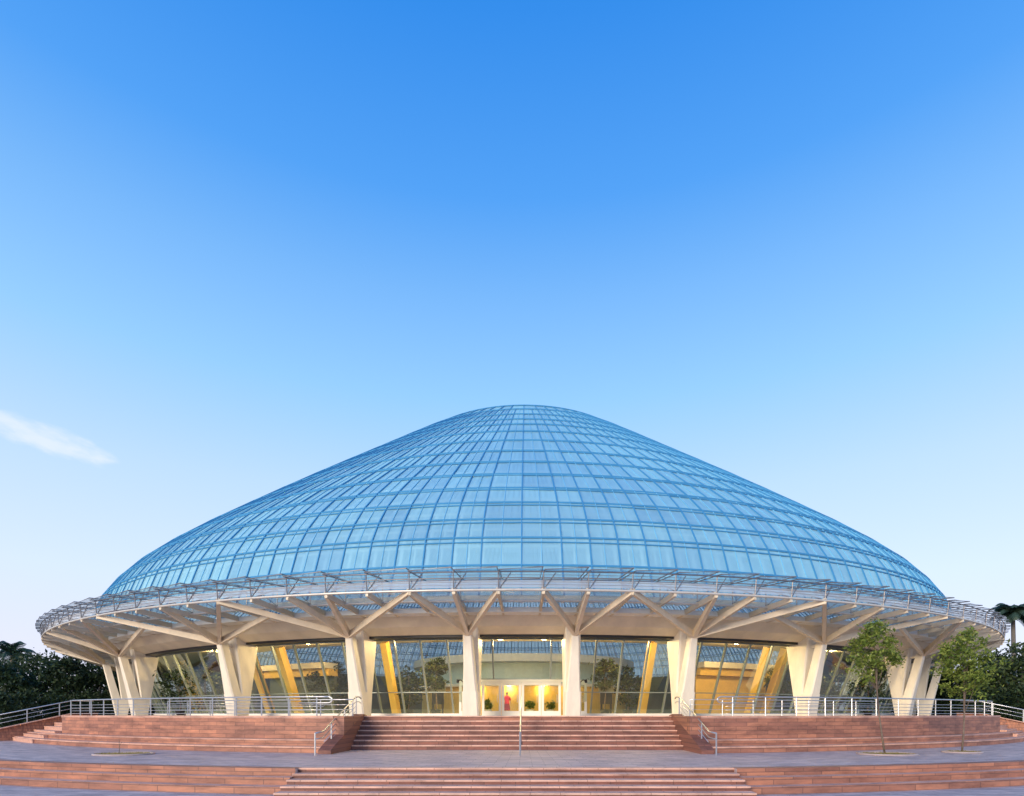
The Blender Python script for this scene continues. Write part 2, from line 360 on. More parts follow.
# ================================================================== steps down from the plaza
def flight_label(side): return {'L': 'curved rose stone steps running off to the left edge below the plaza', 'R': 'curved rose stone steps running off to the right edge below the plaza'}[side]
for side in 'LR':
    t = thing('curved_steps', flight_label(side), 'steps', (CX, CY, LOW), 'curved steps below the plaza')
    for k in (1, 2):
        ro = R_MID + 0.45 * k; ri = ro - 0.45
        z1 = MID - 0.22 * k
        if side == 'R':
            outer = [P(ro, q, 0)[:2] for q in arc(xcut(ro, SX + HW), 1.15, 90)]; inner = [P(ri + 0.003, q, 0)[:2] for q in arc(xcut(ri, SX + HW), 1.15, 90)]
        else:
            outer = [P(ro, q, 0)[:2] for q in arc(xcut(ro, SX - HW), -1.15, 90)]; inner = [P(ri + 0.003, q, 0)[:2] for q in arc(xcut(ri, SX - HW), -1.15, 90)]
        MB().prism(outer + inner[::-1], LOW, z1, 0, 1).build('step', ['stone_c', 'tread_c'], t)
    # coping that fronts the plaza edge
    if side == 'R': th = arc(xcut(R_MID, SX + HW + 0.02), 1.15, 90)
    else: th = arc(-1.15, xcut(R_MID, SX - HW - 0.02), 90)
    MB().sweep([(R_MID - 0.42, MID - 0.1), (R_MID - 0.42, MID + 0.006), (R_MID + 0.02, MID + 0.006), (R_MID + 0.02, MID - 0.215), (R_MID + 0.004, MID - 0.215), (R_MID + 0.004, MID - 0.1)][::-1], th).build('coping', 'stone_c', t)
t = thing('straight_steps', 'straight central flight of five rose stone steps below the plaza', 'steps', (SX, 17.4, LOW))
for k in range(0, 5):
    y1 = 17.4 - 0.42 * (k - 0) if k else 17.82
    ya = 17.4 - 0.42 * k; yb = ya + 0.42
    z1 = MID - 0.132 * k + (0.006 if k == 0 else 0)
    st = MB()
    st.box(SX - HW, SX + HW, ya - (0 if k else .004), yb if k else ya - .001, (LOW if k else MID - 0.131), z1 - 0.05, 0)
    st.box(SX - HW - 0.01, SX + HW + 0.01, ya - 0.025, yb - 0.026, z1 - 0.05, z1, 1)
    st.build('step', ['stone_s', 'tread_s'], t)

# ================================================================== podium
POUT = 45.6; PHW = 7.6; PX = CX - 0.18
tL = theta_at(62, POUT); tR = theta_at(1000, POUT)
aR = xcut(POUT, PX + PHW); aL = xcut(POUT, PX - PHW)
# front part between side stairs is at full radius, the rest is set back to r=44.4 (behind the side stairs)
RS = 43.2
pp = [P(POUT, q, 0)[:2] for q in arc(aR, tR, 70)]
pp += [P(RS, q, 0)[:2] for q in arc(tR, 2 * math.pi + tL, 200)]
pp += [P(POUT, q, 0)[:2] for q in arc(tL, aL, 70)]
pp += [(PX - PHW, 28.2), (PX + PHW, 28.2)]
pod = MB().prism(pp, MID - 0.1, POD, 0, 1)
pod.build('podium', ['stone_c', 'podtop'], kind='structure', origin=(CX, CY, MID))
# low ledges round the podium foot
for side in 'LR':
    t = thing('podium_ledge', 'two low curved rose stone ledges at the foot of the %s podium wall' % ('left' if side == 'L' else 'right'), 'ledge', (CX, CY, MID), 'ledges at the podium foot')
    CW = 8.12
    for k in (1, 2):
        ro = POUT + 0.6 * k; ri = ro - 0.6; z1 = MID + 0.27 * (3 - k)
        z0 = MID - 0.05
        if side == 'R':
            outer = [P(ro, q, 0)[:2] for q in arc(xcut(ro, PX + CW), tR + 0.10, 70)]; inner = [P(ri + .003, q, 0)[:2] for q in arc(xcut(ri, PX + CW), tR + 0.10, 70)]
        else:
            outer = [P(ro, q, 0)[:2] for q in arc(xcut(ro, PX - CW), tL - 0.13, 70)]; inner = [P(ri + .003, q, 0)[:2] for q in arc(xcut(ri, PX - CW), tL - 0.13, 70)]
        mb = MB(); mb.prism(outer + inner[::-1], z0, z1 - 0.06, 0, 0)
        # projecting nosing slab
        if side == 'R': th = arc(xcut(ro, PX + CW), tR + 0.10, 70)
        else: th = arc(tL - 0.13, xcut(ro, PX - CW), 70)
        mb.sweep([(ri + .004, z1 - 0.06), (ri + .004, z1), (ro + 0.03, z1), (ro + 0.03, z1 - 0.06)][::-1], th, 1)
        mb.build('ledge', ['stone_c', 'tread_c'], t)
    # wall coping
    if side == 'R': th = arc(xcut(POUT, PX + PHW + .5), tR, 70)
    else: th = arc(tL, xcut(POUT, PX - PHW - .5), 70)
    MB().sweep([(POUT - 0.5, POD - 0.02), (POUT - 0.5, POD + 0.015), (POUT + 0.03, POD + 0.015), (POUT + 0.03, POD - 0.09), (POUT + 0.003, POD - 0.09), (POUT + 0.003, POD - 0.02)][::-1], th).build('coping', 'tread_c', t)
# main entrance stairs
t = thing('entrance_stairs', 'wide rose stone stairs of seven steps rising to the glass doors', 'stairs', (PX, 26.1, MID))
for k in range(1, 8):
    y0 = 26.1 + 0.35 * (k - 1); z1 = MID + 0.2214 * k; y1 = y0 + 0.35 if k < 7 else y0 + 0.6
    if k == 7: z1 += 0.006
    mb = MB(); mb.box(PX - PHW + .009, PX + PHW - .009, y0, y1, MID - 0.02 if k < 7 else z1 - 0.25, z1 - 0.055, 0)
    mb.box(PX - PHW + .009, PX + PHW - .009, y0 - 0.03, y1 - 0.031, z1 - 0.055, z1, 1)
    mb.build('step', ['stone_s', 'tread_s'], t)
for sgn, nm in ((-1, 'left'), (1, 'right')):
    x0, x1 = sorted((PX + sgn * (PHW - .005), PX + sgn * 8.12))
    # side profile: (y, z)
    prof = [(28.7, POD + 0.03), (28.1, POD + 0.10), (23.9, MID + 0.38), (23.35, MID + 0.16), (23.35, MID - 0.05), (28.7, MID - 0.05)]
    vs = [(x0, y, z) for y, z in prof] + [(x1, y, z) for y, z in prof]; n = len(prof)
    fs = [tuple(range(n)), tuple(range(2 * n - 1, n - 1, -1))] + [(i, i + n, (i + 1) % n + n, (i + 1) % n) for i in range(n)]
    fs = [f[::-1] for f in fs]
    tag(MB().add(vs, fs).build('stair_cheek_wall', 'stone_s', origin=((x0 + x1) / 2, 25, MID)), 'sloping rose stone cheek wall along the %s side of the entrance stairs' % nm, 'stair wall', 'cheek walls of the entrance stairs')

# side stairs with sloping stringer walls
def side_stairs(side):
    sgn = -1 if side == 'L' else 1
    a0 = abs(tL if side == 'L' else tR); a1 = a0 + 0.115
    t = thing('side_stairs', 'side stairs of rose stone climbing to the %s end of the podium' % ('left' if side == 'L' else 'right'), 'stairs', P(46, sgn * (a0 + .05), MID), 'side stairs of the podium')
    r_in = RS; n = 7; rise = (POD - MID) / n
    for k in range(n):
        ro = 46.9 - 0.5 * k; z1 = MID + rise * (k + 1)
        ra = max(RS + .002, ro - 0.5) if k < n - 1 else RS + .002
        th = [sgn * q for q in arc(a0 + 0.002, a1, 8)]
        if sgn < 0: th = th[::-1]
        MB().sweep([(ra + .002, MID - 0.02), (ra + .002, z1), (ro + (.02 if k else .02), z1), (ro + .02, z1 - .06), (ro, z1 - .06), (ro, MID - 0.02)][::-1], th).build('step', 'tread_c', t)
    # stringer
    pr = [(42.6, POD + 0.12), (44.0, POD + 0.10), (49.6, MID + 0.16), (49.6, MID - 0.05), (42.6, MID - 0.05)]
    th = [sgn * q for q in (a1 + .002, a1 + 0.010)]
    if sgn < 0: th = th[::-1]
    MB().sweep(pr[::-1], th).build('stringer_wall', 'stone_c', t)
    pr = [(42.6, POD + 0.17), (44.0, POD + 0.15), (49.65, MID + 0.21), (49.65, MID + 0.161), (44.0, POD + 0.101), (42.6, POD + 0.121)]
    th = [sgn * q for q in (a1 - .002, a1 + 0.014)]
    if sgn < 0: th = th[::-1]
    MB().sweep(pr[::-1], th).build('stringer_coping', 'tread_c', t)
    # railing on the stringer
    rt = thing('stair_railing', 'sloping steel railing on the stringer wall of the %s side stairs' % ('left' if side == 'L' else 'right'), 'railing', P(46, sgn * (a1 + .006), MID + .5), 'railings of the side stairs')
    am = sgn * (a1 + .006)
    def zt(r): return POD + 0.15 + (MID + 0.21 - POD - 0.15) * max(0, (r - 44.0)) / 5.65
    for hh, rad in ((0.82, 0.032), (0.55, 0.014), (0.30, 0.014)):
        MB().tube([P(42.8, am, zt(42.8) + hh), P(44.0, am, zt(44) + hh), P(49.5, am, zt(49.5) + hh)], rad, 8).build('rail', 'rail', rt, smooth=True)
    for r in (43.0, 44.6, 46.2, 47.8, 49.4):
        MB().tube([P(r, am, zt(r)), P(r, am, zt(r) + 0.81)], 0.03, 6).build('post', 'rail', rt)
side_stairs('L'); side_stairs('R')

# ================================================================== the glass dome building
B = thing('dome_building', 'round exhibition building with blue glass dome, glass canopy and cream forked columns', 'building', C0)
prof = [(43.0, 5.64), (42.3, 7.23), (41.73, 8.75), (40.95, 9.93), (39.85, 11.19), (38.33, 12.56), (36.29, 14.19), (33.86, 16.01), (31.36, 17.86), (28.51, 19.94), (25.52, 22.08),
        (22.81, 24.01), (20.69, 25.52), (18.4, 27.16), (15.73, 29.04), (13.0, 30.87), (10.0, 32.49), (6.5, 33.9), (3.0, 34.7), (0.8, 34.9)]
KM = 91; sm = (math.pi - .047) / KM
half = [.047 + sm * k for k in range(KM)]
TM = [0.0] + half + [math.pi] + [2 * math.pi - q for q in half[::-1]]      # 184 meridians, a little wider apart over the entrance
gl = MB(); fr = MB(); fi = MB(); fb = MB()
def off(i, d_):                             # profile point moved inward along the normal
    a = prof[max(i - 1, 0)]; b = prof[min(i + 1, len(prof) - 1)]
    tx, tz = b[0] - a[0], b[1] - a[1]; l = math.hypot(tx, tz); nx, nz_ = tz / l, -tx / l
    return prof[i][0] - nx * d_, prof[i][1] - nz_ * d_
for i in range(len(prof) - 1):
    (ra, za), (rb, zb) = prof[i], prof[i + 1]
    T = TM[::(1 if ra > 17 else (2 if ra > 8 else 4))]; n = len(T)
    jz = 0.028 if ra > 30 else 0.015
    for k in range(n):
        t0 = T[k]; t1 = T[(k + 1) % n] + (2 * math.pi if k == n - 1 else 0)
        jr = [random.uniform(-jz, jz) for _ in range(4)]
        gl.quad(P(ra, t0, za + jr[0]), P(ra, t1, za + jr[1]), P(rb, t1, zb + jr[2]), P(rb, t0, zb + jr[3]))
        a, b = Vector(P(ra, t0, za)), Vector(P(rb, t0, zb))
        nrm = Vector((math.sin(t0), -math.cos(t0), 1)).normalized()
        fr.bar(a + nrm * .02, b + nrm * .02, 0.06, 0.09, up=nrm)
    ths = arc(0, 2 * math.pi, 184)
    if i > 0:
        fr.sweep([(ra + .055, za - .04), (ra + .055, za + .05), (ra - .055, za + .05), (ra - .055, za - .04)], ths)
        ia = off(i, 0.62)
        pa = prof[i - 1]; dl = math.hypot(pa[0] - ra, pa[1] - za); f_ = .30 / dl; r2_, z2_ = ra + (pa[0] - ra) * f_ + .02, za + (pa[1] - za) * f_ + .02
        fr.sweep([(r2_ + .03, z2_ - .025), (r2_ + .03, z2_ + .03), (r2_ - .03, z2_ + .03), (r2_ - .03, z2_ - .025)], ths)
        fi.sweep([(ia[0] + .06, ia[1] - .06), (ia[0] + .06, ia[1] + .06), (ia[0] - .06, ia[1] + .06), (ia[0] - .06, ia[1] - .06)], ths)
    ia, ib = off(i, .62), off(i + 1, .62)
    for k in range(n):
        t0 = T[k]; t1 = T[(k + 1) % n] + (2 * math.pi if k == n - 1 else 0); tm = (t0 + t1) / 2
        nrm = Vector((math.sin(t0), -math.cos(t0), 1)).normalized()
        fi.bar(P(ia[0], t0, ia[1]), P(ib[0], t0, ib[1]), 0.16, 0.10, up=nrm)
        if ra > 17:
            nm_ = Vector((math.sin(tm), -math.cos(tm), 1)).normalized()
            # glazing bar on the chord between the two meridians
            sag = math.cos((t1 - t0) / 2)
            fb.bar(Vector(P(ra * sag, tm, za)) + nm_ * .02, Vector(P(rb * sag, tm, zb)) + nm_ * .02, 0.03, 0.04, up=nm_)
        if ra > 22: fi.bar(P(ia[0], tm, ia[1]), P(ib[0], tm, ib[1]), 0.08, 0.05, up=nrm)
gl.build('dome_glass', 'dome_glass', B)
fr.build('dome_frame', 'dome_bar', B)
fb.build('glazing_bars', 'dome_bar3', B)
fi.build('inner_dome_frame', 'dome_bar2', B)
full = arc(0, 2 * math.pi, 288)
MB().sweep([(43.08, 5.40), (43.08, 5.62), (42.7, 5.62), (42.7, 5.40)], full).build('dome_base_ring', 'base_band', B)
MB().sweep([(42.2, 4.98), (42.2, 5.22), (41.3, 5.22), (41.3, 4.98)], full).build('base_band', 'white', B)  # white band: sky light on the soffit put into its colour
MB().sweep([(40.2, 4.18), (40.9, 4.50), (41.35, 4.98), (39.9, 4.98), (39.6, 4.18)], full).build('ring_beam', 'beam', B)
MB().sweep([(40.1, 4.05), (40.1, 4.178), (39.3, 4.178), (39.3, 4.05)], full).build('window_head', 'black', B)
# ceiling behind the ring beam (soffit of the gallery)
MB().sweep([(39.58, 4.2), (39.58, 4.3), (33.5, 4.75), (33.5, 4.65)], full).build('gallery_soffit', 'beam', B)
# canopy
RC = 45.15; step = 2 * math.pi / 144
cf = MB()
for r_, z_, w_ in ((RC, 5.42, 0.06), (43.6, 5.25, 0.05)):
    cf.tube([P(r_, 2 * math.pi * k / 144, z_) for k in range(144)], w_, 6, closed=True)
rim = cf.build('canopy_rim', 'steel', B, smooth=True)
cf = MB()
for r_, z_, w_ in ((RC + .06, 5.93, 0.026), (RC + .1, 6.19, 0.03), (RC + .06, 5.63, 0.010), (RC + .05, 5.75, 0.010), (RC + .05, 6.06, 0.010)):
    cf.tube([P(r_, 2 * math.pi * k / 144, z_) for k in range(144)], w_, 6, closed=True)
cf.build('upper_rim', 'rim', B, smooth=True)
cg = MB(); cs = MB(); cp = MB(); cw = MB()
for k in range(144):
    t0 = (k - .5) * step; t1 = (k + .5) * step; tm = k * step
    # tilted roof panel: one radial edge higher, giving the saw-tooth edge
    up0, up1 = 0.03, 0.15
    a, b, c, d = P(RC + .35, t0 + .001, 6.19 + up0), P(RC + .35, t1 - .001, 6.19 + up1), P(42.7, t1 - .001, 6.40 + up1 * .5), P(42.7, t0 + .001, 6.40 + up0)
    cg.quad(a, b, c, d)
    cp.tube([a, b, c, d], 0.03, 5, closed=True)
    # frosted louvre strips of the fascia
    for zz, hh in ((5.70, 0.34),):
        cs.quad(P(RC - .02, t0, zz - hh / 2), P(RC - .02, t1, zz - hh / 2), P(RC - .10, t1, zz + hh / 2), P(RC - .10, t0, zz + hh / 2))
    # soffit glass
    cw.quad(P(RC - .05, t0, 5.50), P(RC - .05, t1, 5.50), P(42.6, t1, 5.34), P(42.6, t0, 5.34))
cg.build('canopy_roof_glass', 'roof_glass', B); cw.build('canopy_soffit_glass', 'canopy_glass', B); cp.build('canopy_panel_frame', 'rim', B)
cs.build('canopy_fascia', 'fascia_glass', B)
def strut(mb, tn):
    mb.tube([P(RC, tn, 5.40), P(RC + .08, tn, 6.2)], 0.026, 6)
    mb.tube([P(RC, tn, 5.42), P(RC - .1, tn + .012, 6.19)], 0.022, 5)
    mb.tube([P(RC, tn + .002, 5.42), P(43.4, tn, 6.2)], 0.03, 5)
    mb.tube([P(43.4, tn, 5.3), P(43.4, tn, 6.3)], 0.028, 5)
    mb.tube([P(RC - .2, tn, 5.95), P(43.4, tn, 5.35)], 0.02, 5)
def radial(mb, tn):
    mb.bar(P(RC, tn, 5.36), P(41.2, tn, 5.05), 0.12, 0.25)
rest_s = MB(); rest_b = MB()
for k in range(144):
    tn = (k + .5) * step
    if tn > math.pi: tn -= 2 * math.pi
    if abs(tn) < 2.0:
        m1 = MB(); radial(m1, tn); m1.build('canopy_beam', 'rib', B, origin=P(RC, tn, 5.36))
        m2 = MB(); strut(m2, tn); m2.build('canopy_strut', 'rim', B, origin=P(RC, tn, 5.4))
    else: radial(rest_b, tn); strut(rest_s, tn)
rest_b.build('canopy_beam', 'rib', B, kind='stuff'); rest_s.build('canopy_strut', 'rim', B, kind='stuff')

# forked columns
def node(j): return (j + .5) * step
def column(th, tips):
    """V of two blades in the radial plane, with branches from the outer blade's head"""
    s_ = Vector((math.cos(th), math.sin(th), 0)); o_ = Vector((math.sin(th), -math.cos(th), 0))
    c_ = Vector((CX, CY, 0))
    def pt(r, side, z): return c_ + o_ * r + s_ * side + Vector((0, 0, z))
    mb = MB()
    def blade(levels):                     # (z, r_inner, r_outer, half width)
        vs = []
        for z, ra, rb, hw in levels:
            ch = min(.07, hw * .3)
            vs += [pt(ra, -hw, z), pt(ra, hw, z), pt(rb - ch, hw, z), pt(rb, hw - ch, z), pt(rb, -hw + ch, z), pt(rb - ch, -hw, z)]
        fs = []; n = 6
        for i in range(len(levels) - 1):
            for j in range(n): fs.append((i * n + j, i * n + (j + 1) % n, (i + 1) * n + (j + 1) % n, (i + 1) * n + j))
        fs.append(tuple(range(n))[::-1]); fs.append(tuple((len(levels) - 1) * n + j for j in range(n)))
        mb.add(vs, fs)
    # joined foot
    blade([(POD, 39.95, 40.75, .43), (1.15, 39.75, 40.98, .40)])
    # outer blade leans out
    blade([(1.15, 40.40, 40.98, .36), (2.6, 40.78, 41.30, .27), (4.08, 41.14, 41.62, .19)])
    # inner blade widens upward into the ring beam
    blade([(1.15, 39.75, 40.385, .40), (2.6, 39.5, 40.56, .40), (4.19, 39.25, 40.80, .40), (4.9, 39.25, 40.95, .40)])
    # curved bracket joining the blades under the head
    mb.bar(pt(40.1, 0, 3.55), pt(40.7, 0, 3.86), .16, .16); mb.bar(pt(40.7, 0, 3.86), pt(41.4, 0, 3.92), .16, .16)
    o = mb.build('column', 'cream', B, origin=P(40.3, th, POD))
    hd = pt(41.5, 0, 4.04)
    for tip in tips:
        q = Vector(tip)
        b_ = MB(); b_.bar(hd, q, .20, .30, .15, .22); b_.bar(hd + Vector((0, 0, .16)), q + Vector((0, 0, .12)), .24, .03, .19, .03)
        b_.build('branch', 'tan', o, origin=hd)
    return o
JR = 41.6
tc_ = {}
cols = []
for px in (467.5, 348, 218, 125): cols.append(theta_at(px, JR if px > 130 else 41.2))
colsL = cols
colsR = [theta_at(px, JR if px < 915 else 41.2) for px in (575.5, 695, 825.5, 918)]
def rimpt(th): return P(RC - .02, th, 5.38)
def on_branch(th_a, tip, k): 
    a = Vector(P(41.5, th_a, 4.04)); return a.lerp(Vector(tip), k)
alls = []
for sgn, cc in ((-1, colsL), (1, colsR)):
    c = [abs(q) for q in cc]
    c1, c2, c3, c4 = c; c5 = c4 + .20
    far2 = rimpt(sgn * node(7)); far3 = rimpt(sgn * node(12)); far4 = rimpt(sgn * node(17))
    column(sgn * c1, [rimpt(sgn * node(0)), rimpt(sgn * node(1)), rimpt(sgn * node(2))])
    column(sgn * c2, [rimpt(sgn * node(2)), rimpt(sgn * node(4)), rimpt(sgn * node(5)), far2])
    column(sgn * c3, [on_branch(sgn * c2, far2, .62), rimpt(sgn * node(7)), rimpt(sgn * node(9)), far3])
    column(sgn * c4, [on_branch(sgn * c3, far3, .62), rimpt(sgn * node(13)), rimpt(sgn * node(15)), far4])
    column(sgn * c5, [on_branch(sgn * c4, far4, .62), rimpt(sgn * node(19)), rimpt(sgn * node(21)), rimpt(sgn * node(24))])
    alls += [sgn * q for q in (c1, c2, c3, c4, c5)]
a5r = max(alls); a5l = min(alls); nrest = 15; gap = (2 * math.pi + a5l - a5r) / (nrest)
for k in range(1, nrest):
    th = a5r + gap * k
    column(th, [rimpt(th - .12), rimpt(th - .03), rimpt(th + .06), rimpt(th + .14)]); alls.append(th)
alls = sorted(q % (2 * math.pi) for q in alls)
# window bays (leaning out)
GB, GT, ZB, ZT = 37.8, 39.45, 0.03, 4.10
def lean(th, z, dr=0): return P(GB + (GT - GB) * (z - ZB) / (ZT - ZB) + dr, th, z)
for i, a in enumerate(alls):
    b = alls[(i + 1) % len(alls)]
    if b < a: b += 2 * math.pi
    centre = (b > 2 * math.pi) and i == len(alls) - 1
    wdt = b - a; n = max(2, round(wdt / 0.0425)); fm = MB(); gm = MB()
    if centre: cuts = [a, 2 * math.pi - .0405, 2 * math.pi + .0405, b]
    else: cuts = arc(a, b, n)
    zdoor = 1.93 if centre else 1.22
    for q in cuts[(0 if centre else 0):]:
        fm.bar(lean(q, zdoor if centre else ZB), lean(q, ZT), 0.085, 0.14, up=(math.sin(q), -math.cos(q), 0))
    sub = arc(a, b, max(4, n * 2))
    for q0, q1 in zip(sub[:-1], sub[1:]):
        for zz, hw_ in ((zdoor, 0.05), (ZT - .05, .12)):
            fm.bar(lean(q0, zz, .02), lean(q1, zz, .02), 0.07, hw_)
        z0 = zdoor if centre else ZB
        gm.quad(lean(q0, z0), lean(q1, z0), lean(q1, ZT), lean(q0, ZT))
    mid = (a + b) / 2
    f_ = fm.build('window', 'mull', B, origin=lean(mid, ZB)); gm.build('pane', 'facade_glass', f_)
    if not centre:
        sl_ = MB(); sl_.sweep([(GB + .35, POD), (GB + .35, ZB), (GB - .15, ZB), (GB - .15, POD)], arc(a, b, 6)); sl_.build('sill', 'white', f_)
# entrance doors: four leaves in the centre bay and one narrow leaf either side
YD = CY - GB - 0.05
def door(x0, x1, nm=None):
    z0, z1 = POD + .02, 1.80
    d_ = MB(); ft = .14
    d_.box(x0, x0 + ft, YD - .05, YD + .05, z0, z1); d_.box(x1 - ft, x1, YD - .05, YD + .05, z0, z1)
    d_.box(x0 + ft, x1 - ft, YD - .05, YD + .05, z1 - .16, z1); d_.box(x0 + ft, x1 - ft, YD - .05, YD + .05, z0, z0 + .25)
    o = d_.build('door', 'white', B, origin=((x0 + x1) / 2, YD, z0))
    MB().box(x0 + ft, x1 - ft, YD - .01, YD + .01, z0 + .25, z1 - .16).build('door_pane', 'door_glass', o)
    MB().tube([(x1 - .22, YD - .06, .65), (x1 - .22, YD - .12, .68), (x1 - .22, YD - .12, 1.05), (x1 - .22, YD - .06, 1.08)], .018, 5).build('handle', 'rail', o)
dx0, dx1 = CX - 2.28, CX + 2.2
wd = (dx1 - dx0) / 4
for k in range(4): door(dx0 + wd * k + .012, dx0 + wd * (k + 1) - .012)
door(CX - 3.55, CX - 3.0); door(CX + 2.95, CX + 3.65)
MB().box(dx0 - .2, dx1 + .2, YD - .07, YD + .07, 1.80, 1.95).box(CX - 3.7, CX - 2.9, YD - .07, YD + .07, 1.80, 1.92).box(CX + 2.85, CX + 3.8, YD - .07, YD + .07, 1.80, 1.92).build('door_lintel', 'white', B)
MB().box(dx0 - .4, dx1 + .4, YD - .25, YD + .3, POD, POD + .02).build('threshold', 'white', B)
# interior
MB().prism([P(37.6, q, 0)[:2] for q in arc(0, 2 * math.pi, 96)[:-1]], POD, POD + .01).build('interior_floor', 'floor', B)
def int_col(th, rb, rt, zt, w0=.24):
    MB().bar(P(rb, th, POD), P(rt, th, zt), w0 * 2, .5, up=(math.sin(th), -math.cos(th), 0)).build('interior_column', 'yellow', B, origin=P(rb, th, POD))
for px, pt_ in ((397, 383), (641, 652), (300, 287), (272, 258), (748, 757), (764, 776), (205, 188), (180, 168), (848, 860)):
    th = theta_at(px, 34.7); int_col(th, 34.7, 36.4, 4.35, .2)
for k in range(9): int_col(1.1 + k * .46, 34.7, 36.4, 4.35)
# added round pavilion; its cream band stands in for bright curved ceiling bands
def disc(r, zz0, zz1, yy, mt, nm, xx=CX):
    MB().prism([(xx + r * math.sin(q), yy - r * math.cos(q)) for q in arc(0, 2 * math.pi, 72)[:-1]], zz0, zz1).build(nm, mt, B, origin=(xx, yy, zz0))
disc(10.2, POD + .01, 2.35, 58, 'yellow_wall', 'pavilion_lower_wall')  # ochre here carries the warm light seen behind the doors
disc(11.2, 2.352, 2.55, 58, 'cream', 'lamp_shield_ledge')  # ledge added to carry the lamps and shield the upper wall
disc(9.4, 2.552, 4.38, 58, 'teal', 'pavilion_upper_wall')  # teal stands in for sky seen in and through the glass
disc(11.0, 4.382, 5.02, 58, 'cream', 'ceiling_band_stand_in')
# curved side gallery walls: ochre right, left painted dark for the dark hall
for sgn, a0, a1 in ((1, .36, .56), (-1, .40, .60)):
    th = [sgn * q for q in arc(a0, a1, 12)]
    if sgn < 0: th = th[::-1]
    MB().sweep([(33.4, POD + .01), (33.4, 2.6), (33.1, 2.6), (33.1, POD + .01)], th).build('gallery_wall', 'yellow_wall' if sgn > 0 else 'backwall', B)
    MB().sweep([(33.9, 2.62), (33.9, 3.1), (33.0, 3.1), (33.0, 2.62)], th).build('gallery_ledge', 'yellow', B)
    MB().sweep([(34.3, 3.12), (34.3, 3.5), (33.0, 3.5), (33.0, 3.12)], th).build('gallery_cornice', 'cream', B)
MB().sweep([(33.6, POD + .01), (33.6, 6.2), (33.3, 6.2), (33.3, POD + .01)], arc(.66, 2 * math.pi - .66, 120)).build('dark_backdrop_wall', 'backwall', B)  # added dark wall: hides bright sky beyond and darkens the hall
# warm lamps hanging under the gallery soffit
LAMPS = [(P(r_, th, 4.2 + (39.58 - r_) / 6.08 * .45 - .01), 650) for th, r_ in ([(q, 37.4) for q in (-.60, -.36, -.17, .17, .36, .60)] + [(-.035, 36.6), (.035, 36.6)])]
LAMPS += [((x, 47.35 + abs(x) * .14, 2.345), 80) for x in (-4.2, -1.4, 1.4, 4.2)]
for i, (p_, en) in enumerate(LAMPS):
    z_ = p_[2]
    lp = MB()
    lp.prism([(p_[0] + .14 * math.cos(q), p_[1] + .14 * math.sin(q)) for q in arc(0, 2 * math.pi, 12)[:-1]], z_ - .06, z_)
    o = lp.build('ceiling_lamp', 'lamp', B, origin=p_)
    L_ = bpy.data.lights.new('lamp_light', 'POINT'); L_.energy = en; L_.color = (1.0, .68, .32); L_.shadow_soft_size = .2
    lo = bpy.data.objects.new('lamp_light', L_); col.objects.link(lo); lo.parent = o; lo.location = (0, 0, -.25)
# small curved wall lamps beside the central columns
for sgn, nm in ((-1, 'left'), (1, 'right')):
    xx = CX + sgn * 3.12; yy = 30.6
    lt = MB(); pth = [(xx, yy, 1.45), (xx + sgn * .02, yy - .08, 1.72), (xx + sgn * .14, yy - .14, 1.82), (xx + sgn * .30, yy - .16, 1.80)]
    lt.tube(pth, .035, 6); lt.tube([(xx + sgn * .28, yy - .16, 1.84), (xx + sgn * .32, yy - .16, 1.66)], .09, 8, r2=.06)
    lt.tube([(xx, yy, 1.45), (CX + sgn * 2.7, yy - .05, 1.45)], .02, 5)
    lt.build('bracket_lamp', 'black', B, origin=(xx, yy, 1.45))

# ================================================================== railings
def guard(side):
    sgn = -1 if side == 'L' else 1
    nm = 'left' if side == 'L' else 'right'
    r = 45.25
    a0 = abs(theta_at(328 if side == 'L' else 722, r)); a1 = abs(tL if side == 'L' else tR) - .004
    t = thing('guard_railing', 'long curved steel guard railing along the %s half of the podium edge' % nm, 'railing', P(r, sgn * (a0 + a1) / 2, POD), 'guard railings on the podium')
    top = [P(r, sgn * q, POD + .88) for q in arc(a0, a1, 40)]
    # looped end
    e = Vector(top[0]); tdir = (Vector(top[0]) - Vector(top[1])).normalized()
    end = [e + tdir * (.22 * math.sin(q)) + Vector((0, 0, -.14 + .14 * math.cos(q))) for q in arc(0, math.pi, 8)][::-1]
    low = [P(r, sgn * q, POD + .60) for q in arc(a0, a1, 40)]
    MB().tube([low[3], low[1]] + end + top, .034, 7).build('top_rail', 'rail', t, smooth=True)
    for hh in (.60, .44, .28, .12):
        MB().tube([P(r, sgn * q, POD + hh) for q in arc(a0 + .004, a1, 40)], .014, 5).build('rail', 'rail', t, smooth=True)
    n = 13
    for q in arc(a0 + .012, a1 - .002, n):
        MB().tube([P(r, sgn * q, POD + .015), P(r, sgn * q, POD + .86)], .030, 6).build('post', 'rail', t)
guard('L'); guard('R')
def inner_rail(side):                      # second railing of the ramp behind
    sgn = -1 if side == 'L' else 1
    a0, a1 = (.19, .47)
    r = 43.2
    t = thing('ramp_railing', 'lower steel ramp railing standing behind the %s guard railing' % ('left' if side == 'L' else 'right'), 'railing', P(r, sgn * (a0 + a1) / 2, POD), 'ramp railings behind the guard railings')
    for hh, rad in ((.80, .03), (.55, .016), (.32, .016)):
        MB().tube([P(r, sgn * q, POD + hh) for q in arc(a0, a1, 24)], rad, 6).build('rail', 'rail', t, smooth=True)
    for q in arc(a0, a1, 7): MB().tube([P(r, sgn * q, POD), P(r, sgn * q, POD + .79)], .026, 6).build('post', 'rail', t)
inner_rail('L'); inner_rail('R')
